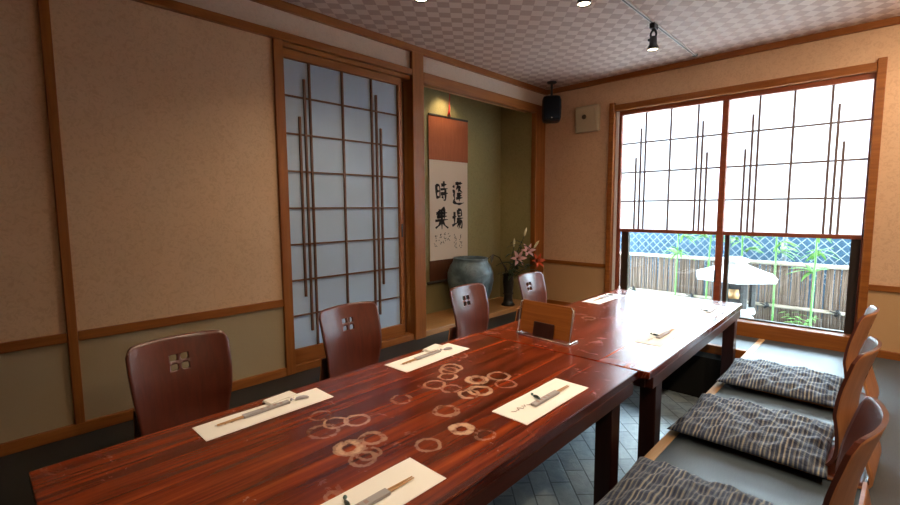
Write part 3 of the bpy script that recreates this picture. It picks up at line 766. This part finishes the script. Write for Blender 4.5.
def leaf(q, p, d, L, w, droop=.3):
    p = Vector(p); d = Vector(d).normalized(); s = d.cross(Vector((0, 0, 1)))
    if s.length < .1: s = Vector((1, 0, 0))
    s.normalize(); n = 5; vs_ = []
    for i in range(n+1):
        t = i/n; c_ = p + d*L*t + Vector((0, 0, -droop*L*t*t)); ww = w*math.sin(PI*min(.98, .08+t*.92))**.8*.5
        vs_ += [c_-s*ww, c_+Vector((0, 0, .12*w)), c_+s*ww]
    vs_ += [v_ - Vector((0, 0, .0012)) for v_ in vs_]
    k = 3*(n+1); fs = []
    for i in range(n):
        for j in (0, 1):
            a = 3*i+j; fs += [(a, a+1, a+4, a+3), (k+a, k+a+3, k+a+4, k+a+1)]
        fs += [(3*i, 3*i+3, k+3*i+3, k+3*i), (3*i+2, k+3*i+2, k+3*i+5, 3*i+5)]
    q.add(vs_, fs)
def lily(name, pts, kind, size, label, facing=(.8, -.6, .2)):
    o = empty(name, pts[0], 0, label, 'flower', 'cut lilies in the vase')
    b = Vector(pts[0]); P_ = [Vector(p)-b for p in pts]
    q = MB(); q.smooth = True; q.tube(P_, .0035, 6); q.build('stem', M['leaf_dark'], o)
    q = MB(); q.smooth = True
    for i, p in enumerate(P_[1:-1]):
        for k in range(5):
            a = rnd.uniform(0, 6.28); leaf(q, p+Vector((0, 0, rnd.uniform(-.06, .05))), (math.cos(a), math.sin(a), .35), rnd.uniform(.10, .17), .028, .5)
    q.build('leaves', M['leaf_dark'], o)
    tip = P_[-1]; f = Vector(facing).normalized(); a1 = f.cross(Vector((0, 0, 1))).normalized(); a2 = a1.cross(f)
    q = MB(); q.smooth = True
    if kind == 'bud':
        q.tube([tip, tip+f*.02, tip+f*.06, tip+f*.09], [.004, .011, .012, .002], 10); q.build('bud', M['bud'], o)
    else:
        for k in range(6):
            t = k*PI/3; rdir = a1*math.cos(t)+a2*math.sin(t); sd = f.cross(rdir).normalized(); vs_ = []
            n = 6; ln = size; w = size*(.42 if k % 2 else .34)
            for i in range(n+1):
                u = i/n; c_ = tip + f*(ln*.55*math.sin(u*1.9)) + rdir*ln*(.12+.88*u**1.3); ww = w*.5*math.sin(PI*min(.97, .12+.86*u))
                vs_ += [c_-sd*ww, c_-f*.004, c_+sd*ww]
            q.add(vs_, [(3*i+j, 3*i+j+1, 3*i+j+4, 3*i+j+3) for i in range(n) for j in (0, 1)])
        q.build('petals', M['petal' if kind == 'pink' else 'petal_red'], o)
        q = MB(); q.smooth = True
        for k in range(5):
            t = k*2*PI/5; q.tube([tip, tip+f*size*.7+(a1*math.cos(t)+a2*math.sin(t))*size*.16], [.0015, .003], 5)
        q.build('stamens', M['stamen'], o)
    return o
VB = Vector((-.10, -.49, .25))
def st(dx, dy, z, mx=.5): return [VB, VB+Vector((dx*.35, dy*.35, (z-.25)*.5)), VB+Vector((dx*.75, dy*.75, (z-.25)*.82)), Vector((VB.x+dx, VB.y+dy, z))]
lily('lily_stem', st(.06, .07, .51), 'pink', .085, 'open pink lily lowest in the vase, facing the room')
lily('lily_stem', st(.10, .18, .575), 'pink', .080, 'open pink lily higher up behind the lowest one', (.7, -.5, .45))
lily('lily_stem', st(.15, .27, .47), 'red', .085, 'orange-red flower leaning towards the corner post', (.8, -.3, .3))
lily('lily_stem', st(.0, .09, .62), 'bud', .05, 'closed pale lily bud standing tallest on its own', (.1, -.05, 1))
lily('lily_stem', st(.14, .24, .61), 'bud', .05, 'closed pale lily bud leaning over the corner post', (.25, .5, .7))
lily('lily_stem', st(.09, .14, .73), 'bud', .04, 'small high green bud above the pink lilies', (.1, .3, 1))
tw = MB(); tw.smooth = True
tw.tube([(-.10, -.495, .26), (-.11, -.53, .42), (-.12, -.61, .53), (-.13, -.70, .565), (-.135, -.77, .53)], [.006, .006, .005, .004, .002], 7)
for p_, d_ in (((-.11, -.53, .42), (.5, -.5, .2)), ((-.12, -.61, .53), (.4, .3, -.6)), ((-.115, -.57, .47), (.7, .1, -.5)), ((-.13, -.70, .565), (.3, -.6, -.3))): leaf(tw, p_, d_, .085, .03, .5)
tag(tw.build('arching_twig', M['stem_dark']), 'dark arching twig reaching from the vase over to the jar', 'twig')

# ------------------------------------------------------------------ speaker, wall box, track lights
sp = empty('loudspeaker', (.214, -.245, H), math.radians(35), 'black loudspeaker hanging from the ceiling in the alcove corner', 'speaker')
q = MB(); q.smooth = True; q.lathe([(0, 0), (.045, 0), (.045, -.010), (.015, -.018), (.011, -.022), (.011, -.15), (0, -.15)], 20); q.build('ceiling_bracket', M['black'], sp)
import bmesh
def rounded(a, b, r):
    q = MB(); q.smooth = True; return q.cbox(a, b, r)
q = MB(); q.smooth = True
n = 28
def sq(t, hx, hy, e=.45):
    c_, s_ = math.cos(t), math.sin(t); return (math.copysign(abs(c_)**e, c_)*hx, math.copysign(abs(s_)**e, s_)*hy)
secs = [(-.135, .0, .0), (-.135, .062, .055), (-.142, .078, .068), (-.17, .088, .075), (-.25, .092, .078), (-.34, .088, .075), (-.368, .078, .068), (-.375, .06, .055), (-.375, 0, 0)]
vs_ = [(*sq(2*PI*j/n, hx, hy), z) for z, hx, hy in secs for j in range(n)]
q.add(vs_, [(i*n+j, i*n+(j+1) % n, (i+1)*n+(j+1) % n, (i+1)*n+j) for i in range(len(secs)-1) for j in range(n)])
q.build('cabinet', M['black'], sp)
q = MB(); q.smooth = True; q.cbox((-.072, -.084, -.36), (.072, -.070, -.150), .006); q.build('grille', M['grille'], sp)
q = MB(); q.lathe([(0, 0), (.006, 0), (.006, .004), (0, .004)], 12)
q.v = [(v[0]+.0, -.084-v[2], -.345+v[1]) for v in q.v]; q.build('badge', M['steel'], sp)

bx = empty('wall_control_box', (.478, 0, 1.85), 0, 'square cream wall box with a dark round knob beside the window', 'control box')
q = MB(); q.cbox((-.118, -.052, -.122), (.118, -.0, .122), .008); q.build('box_body', M['cream'], bx)
q = MB(); q.cbox((-.100, -.057, -.104), (.082, -.052, .104), .004); q.build('face_plate', M['cream'], bx)
q = MB(); q.smooth = True; q.lathe([(0, .012), (.018, .012), (.022, .006), (.022, 0)], 20); q.v = [(v[0]-.022, -.057-v[2], v[1]+.018) for v in q.v]; q.build('knob', M['knob'], bx)

tr = empty('track_rail', (1.432, -2.6, H), 0, 'slim white track rail on the ceiling by the window', 'track rail')
q = MB(); q.cbox((-.012, -2.4, -.012), (.012, 2.45, 0), .002); q.build('rail', M['rail'], tr)
q = MB(); q.box((-.004, -2.39, -.0135), (.004, 2.44, -.0118)); q.build('slot', M['railslot'], tr)
q = MB(); q.cbox((-.018, 2.45, -.018), (.018, 2.458, 0), .002); q.build('end_cap', M['railslot'], tr)

def lamp(loc, label, tilt=(0, 0)):
    o = empty('track_spotlight', loc, 0, label, 'spotlight', 'black track spotlights')
    q = MB(); q.cbox((-.017, -.032, -.032), (.017, .032, 0), .003); q.build('adapter', M['black'], o)
    q = MB(); q.smooth = True
    q.tube([(-.0, 0, -.03), (0, .0, -.042)], .012, 10)
    pts = [(0.022*math.sin(a), 0, -.066 + .026*math.cos(a)) for a in [PI*k/8 for k in range(-8, 9)]]
    q.tube([(p[0]*.8, p[1], p[2]) for p in pts], .007, 8); q.build('yoke', M['black'], o)
    q = MB(); q.smooth = True; q.lathe([(0, -.078), (.020, -.080), (.022, -.09), (.023, -.125), (.033, -.142), (.036, -.162), (.033, -.162), (.030, -.145), (0, -.142)], 28); q.build('lamp_head', M['black'], o)
    q = MB(); q.smooth = True; q.lathe([(0, -.155), (.016, -.157), (.031, -.157), (.031, -.152), (0, -.15)], 24); q.build('lens', M['bulb'], o)
    q = MB(); q.smooth = True; q.lathe([(0, -.006), (.008, -.005), (.008, .005), (0, .006)], 10); q.v = [(-.028+v[2], v[1], -.094+v[0]) for v in q.v]; q.build('knob', M['black'], o)
    return o
def spot(name, loc, target, energy, angle, blend=.6, col=(1, .80, .56), r=.03):
    l = bpy.data.lights.new(name, 'SPOT'); l.energy = energy; l.spot_size = angle; l.spot_blend = blend; l.color = col; l.shadow_soft_size = r
    o = bpy.data.objects.new(name, l); COL.objects.link(o); o.location = loc
    o.rotation_euler = (Vector(target)-Vector(loc)).to_track_quat('-Z', 'Y').to_euler(); return o
LZ = H-.012
LAMPS = [((1.432, -1.015, LZ), 'black spotlight on the rail nearest the window'), ((1.432, -1.945, LZ), 'black spotlight on the rail cut by the top of the photo, above the menu board'),
         ((.87, -2.535, H), 'black spotlight barely showing at the top of the photo, nearest the paper door'), ((1.432, -3.1, LZ), 'black spotlight on the rail over the ringed table')]
for p, lab in LAMPS: lamp(p, lab)
# second rail over the cushion side of the room
tr2 = dup(tr, (3.15, -2.6, H), 0, 'slim white track rail on the ceiling over the cushion side')
RIGHT = [((3.15, -.95, LZ), 'black spotlight over the cushion side, nearest the window wall'), ((3.15, -2.1, LZ), 'black spotlight over the cushion side, middle of its rail'), ((3.15, -3.3, LZ), 'black spotlight over the cushion side, far from the window')]
for p, lab in RIGHT: lamp(p, lab)
for (p, lab), tg in zip(RIGHT, ((2.9, 0, 1.0), (3.0, -.6, .6), (2.6, -2.4, .2))): spot('spot_beam', (p[0], p[1], p[2]-.174), tg, 70, math.radians(150), .9)
SPOT_W = 48
for p, lab in LAMPS: spot('spot_beam', (p[0], p[1], p[2]-.172), (p[0], p[1], 0), SPOT_W if p[0] > 1 else 35, math.radians(100 if p[0] > 1 else 150), .85)

# alcove down-lamp tucked behind the lintel
al = empty('alcove_downlight', (-.30, -1.12, 2.12), 0, 'small downlight hidden behind the alcove lintel above the scroll', 'lamp')
q = MB(); q.smooth = True; q.lathe([(0, 0), (.04, 0), (.04, -.04), (.034, -.04), (.03, -.02), (0, -.015)], 20); q.build('lamp_housing', M['black'], al)
q = MB(); q.smooth = True; q.lathe([(0, -.026), (.028, -.026), (.028, -.020), (0, -.018)], 16); q.build('lens', M['bulb'], al)
spot('alcove_beam', (-.27, -1.12, 2.075), (-.42, -1.04, 1.35), 9, math.radians(115), .8, (1, .76, .46), .02)

# ------------------------------------------------------------------ garden
g = MB(); g.box((-2.5, .12, -.30), (6, 4.5, -.22)); struct('ground', g, M['gravel'], 'brown gravel strip of the little garden', 'ground')
g = MB(); g.box((-2.5, .005, H+.08), (6, .12, 5.2)); struct('wall_outside_added', g, M['wall_back'], 'added unseen upper house wall over the window, blocking sky light', 'wall')  # added upper wall, out of view, blocks sky light from the garden
g = MB(); g.box((-2.5, .12, 2.36), (6, 1.78, 2.48)); struct('added_eave', g, M['table_leg'], 'added unseen dark eave keeping sky light off the little garden', 'roof')  # added eave, out of view, reaches past the reed fence to darken it
g = MB(); g.box((-2.5, 2.2, -.3), (6, 2.3, .98)); struct('wall_garden', g, M['blue_sheet'], 'blue-grey boundary cladding behind the chain-link fence', 'wall')
cf = empty('chain_link_fence', (1.4, 1.62, -.22), 0, 'galvanised chain-link fence above the reed screen', 'fence')
q = MB(); zb, zt_ = .45, 1.15; h_ = zt_-zb; sp_ = .088
x = -2.8
while x < 3.2:
    for s in (-1, 1):
        a = Vector((x, s*.003, zb)); b = Vector((x+s*h_*.95, s*.003, zt_)); q.tube([a, b], .0048, 4, False)
    x += sp_
q.build('wire_mesh', M['wire'], cf)
q = MB(); q.smooth = True; q.tube([(-2.8, 0, 1.16), (3.2, 0, 1.16)], .018, 8); q.build('top_rail', M['wire'], cf)
for x in (-1.6, .45, 2.4):
    q = MB(); q.smooth = True; q.tube([(x, .02, 0), (x, .02, 1.18)], .02, 10); q.build('post', M['wire'], cf)
rf = empty('reed_fence', (1.4, 1.40, -.22), 0, 'low brown reed screen fence behind the stone lantern', 'fence')
q = MB(); q.smooth = True; x = -2.6; r_ = random.Random(5)
while x < 3.0:
    rr = r_.uniform(.007, .012); top_ = .672+r_.uniform(-.012, .008)
    q.tube([(x, r_.uniform(-.006, .006), 0), (x+r_.uniform(-.012, .012), r_.uniform(-.006, .006), top_)], rr, 6); x += rr*1.75
q.build('reed_screen', M['reeds'], rf)
for z, rr in ((.665, .020), (.235, .018)):
    q = MB(); q.smooth = True; q.tube([(-2.6, -.028, z), (.2, -.026, z+.003), (3.0, -.028, z)], rr, 10); q.build('cross_pole', M['bamboo_pole'], rf)
for x in (-2.2, -1.0, -.35, .35, .9, 1.6, 2.3):
    q = MB(); q.smooth = True; q.tube([(x, -.05, .21), (x+.03, -.052, .24), (x+.01, -.05, .268)], .016, 8); q.tube([(x, -.05, .24), (x-.04, -.055, .255)], .006, 6); q.tube([(x, -.05, .24), (x+.05, -.055, .22)], .006, 6); q.build('rope_knot', M['black'], rf)

ln = empty('stone_lantern', (1.59, .78, -.22), 0, 'stone lantern with a broad white roof among the bamboo', 'lantern')
q = MB(); q.smooth = False
q.lathe([(0, .53), (.355, .555), (.365, .598), (.24, .642), (.14, .682), (.11, .702), (.11, .716), (.13, .722), (.12, .748), (.06, .765), (0, .77)], 6, (0, 0, 0), -.26); q.build('roof', M['stone'], ln)
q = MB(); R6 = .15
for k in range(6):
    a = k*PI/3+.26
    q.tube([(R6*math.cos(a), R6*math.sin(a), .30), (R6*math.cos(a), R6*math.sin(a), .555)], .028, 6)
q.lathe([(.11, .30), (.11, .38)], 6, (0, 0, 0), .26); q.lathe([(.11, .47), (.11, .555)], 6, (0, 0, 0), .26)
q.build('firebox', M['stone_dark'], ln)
q = MB(); q.smooth = True; q.lathe([(0, .34), (.04, .34), (.052, .40), (.04, .46), (0, .47)], 16); q.build('lamp_core', M['trim_pale'], ln)
q = MB(); q.lathe([(0, .245), (.19, .245), (.20, .265), (.19, .30), (0, .30)], 6, (0, 0, 0), -.26); q.build('platform', M['stone'], ln)
q = MB(); q.smooth = True; q.lathe([(.23, 0), (.22, .10), (.17, .20), (.12, .245), (0, .246)], 24); q.build('base', M['stone'], ln)

def bamboo(x, y, zt, seed, label, lean_=0, dens=16, zl=.30):
    r = random.Random(seed)
    o = empty('bamboo_plant', (x, y, -.22), 0, label, 'bamboo', 'green bamboo plants in the garden')
    q = MB(); q.smooth = True
    h = zt+.22; pts = []; rs = []
    k = int(h/.16)
    for i in range(k+1):
        z = h*i/k; xx = lean_*(z/h)**1.5
        for dz, rr in ((-.006, .0085), (0, .0115), (.006, .0085)):
            pts.append((xx, 0, max(0, z+dz))); rs.append(rr)
    q.tube(pts, rs, 8); q.build('culm', M['bamboo_green'], o)
    for b_ in range(dens//4):
        z = zl+.22 + (h-zl-.22)*r.random(); a = r.uniform(0, 6.28); xx = lean_*(z/h)**1.5
        q = MB(); e = Vector((xx+.07*math.cos(a), .05*math.sin(a), z+.05)); q.tube([(xx, 0, z), e], .003, 5)
        for j in range(10):
            t_ = r.uniform(.3, 1); p = Vector((xx, 0, z)).lerp(e, t_); a2 = a+r.uniform(-1.5, 1.5)
            leaf(q, p, (math.cos(a2), math.sin(a2)*.6, r.uniform(-.3, .7)), r.uniform(.10, .17), .030, .35)
        q.build('leafy_branch', M['bamboo_leaf'], o)
    return o
bamboo(1.035, .90, .92, 1, 'slim bamboo clear of the lantern, farthest from the chairs', .01, 16, .45)
bamboo(1.257, 1.17, .92, 2, 'bamboo just behind the lantern, beside the window mullion', .03, 20, .5)
bamboo(1.572, 1.19, .95, 3, 'bamboo rising directly above the lantern roof', -.02, 16, .55)
bamboo(1.85, 1.17, .95, 4, 'leafy bamboo right beside the lantern roof edge', -.01, 24, .42)
bamboo(2.18, .70, 1.0, 5, 'thick bare-stemmed bamboo nearest the window jamb by the chairs', .01, 16, .38)
r_ = random.Random(11)
for i, (x, y, lab) in enumerate(((.66, 1.15, 'low fern clump at the reed fence, farthest from the lantern'), (1.02, 1.2, 'low fern clump behind the slim bamboo'), (2.05, 1.15, 'low fern clump beside the leafy bamboo'))):
    o = empty('fern_clump', (x, y, -.22), 0, lab, 'fern', 'low green ferns')
    for b_ in range(5):
        q = MB(); a = b_*1.26+r_.random(); e = Vector((.13*math.cos(a), .13*math.sin(a), .20)); q.tube([(0, 0, 0), e*.6+Vector((0, 0, .06)), e], .0025, 5)
        for j in range(7):
            t_ = .3+.1*j; leaf(q, e*t_+Vector((0, 0, .04)), (math.cos(a+1.2*(-1)**j), math.sin(a+1.2*(-1)**j), .1), .07, .018, .3)
        q.build('frond', M['bamboo_leaf'], o)
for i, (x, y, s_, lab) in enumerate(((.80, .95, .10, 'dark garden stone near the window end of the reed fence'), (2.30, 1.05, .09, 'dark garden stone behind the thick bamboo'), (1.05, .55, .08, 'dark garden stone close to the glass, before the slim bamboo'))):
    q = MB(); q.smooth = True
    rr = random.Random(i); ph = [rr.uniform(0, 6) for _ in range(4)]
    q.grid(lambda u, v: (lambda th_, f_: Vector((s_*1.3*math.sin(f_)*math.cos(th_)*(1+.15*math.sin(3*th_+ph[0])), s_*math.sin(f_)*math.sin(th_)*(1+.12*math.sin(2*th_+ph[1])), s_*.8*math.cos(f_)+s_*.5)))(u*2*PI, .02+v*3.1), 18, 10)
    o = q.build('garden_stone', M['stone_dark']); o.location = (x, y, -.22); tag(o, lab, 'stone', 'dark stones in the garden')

# ------------------------------------------------------------------ light, camera
wd = bpy.data.worlds.new('sky'); scene.world = wd; wd.use_nodes = True
bg = wd.node_tree.nodes['Background']; bg.inputs[0].default_value = (.68, .85, 1, 1); bg.inputs[1].default_value = 50.0
pl = bpy.data.lights.new('window_portal', 'AREA'); pl.shape = 'RECTANGLE'; pl.size = 1.75; pl.size_y = 1.78; pl.cycles.is_portal = True
po = bpy.data.objects.new('window_portal', pl); COL.objects.link(po); po.location = (1.61, .13, .99); po.rotation_euler = (-PI/2, 0, 0)

cam = bpy.data.cameras.new('camera'); cam.sensor_width = 36; cam.lens = 455.83/900*36; cam.clip_start = .02
co = bpy.data.objects.new('camera', cam); COL.objects.link(co); scene.camera = co
yaw, pitch, roll = math.radians(-43.80592), math.radians(-5.56849), math.radians(-.32367)
fw = Vector((math.sin(yaw)*math.cos(pitch), math.cos(yaw)*math.cos(pitch), math.sin(pitch))); r0 = Vector((math.cos(yaw), -math.sin(yaw), 0)); u0 = r0.cross(fw)
rt = r0*math.cos(roll)+u0*math.sin(roll); up = -r0*math.sin(roll)+u0*math.cos(roll)
co.matrix_world = Matrix(((rt.x, up.x, -fw.x, 2.60047), (rt.y, up.y, -fw.y, -4.14333), (rt.z, up.z, -fw.z, 1.01418), (0, 0, 0, 1)))

scene.cycles.use_denoising = True
scene.cycles.max_bounces = 12; scene.cycles.diffuse_bounces = 6; scene.cycles.transmission_bounces = 8; scene.cycles.transparent_max_bounces = 12
scene.cycles.sample_clamp_indirect = 8
scene.view_settings.view_transform = 'Standard'; scene.view_settings.look = 'None'; scene.view_settings.gamma = 1
scene.view_settings.use_curve_mapping = False
scene.view_settings.exposure = 0.0
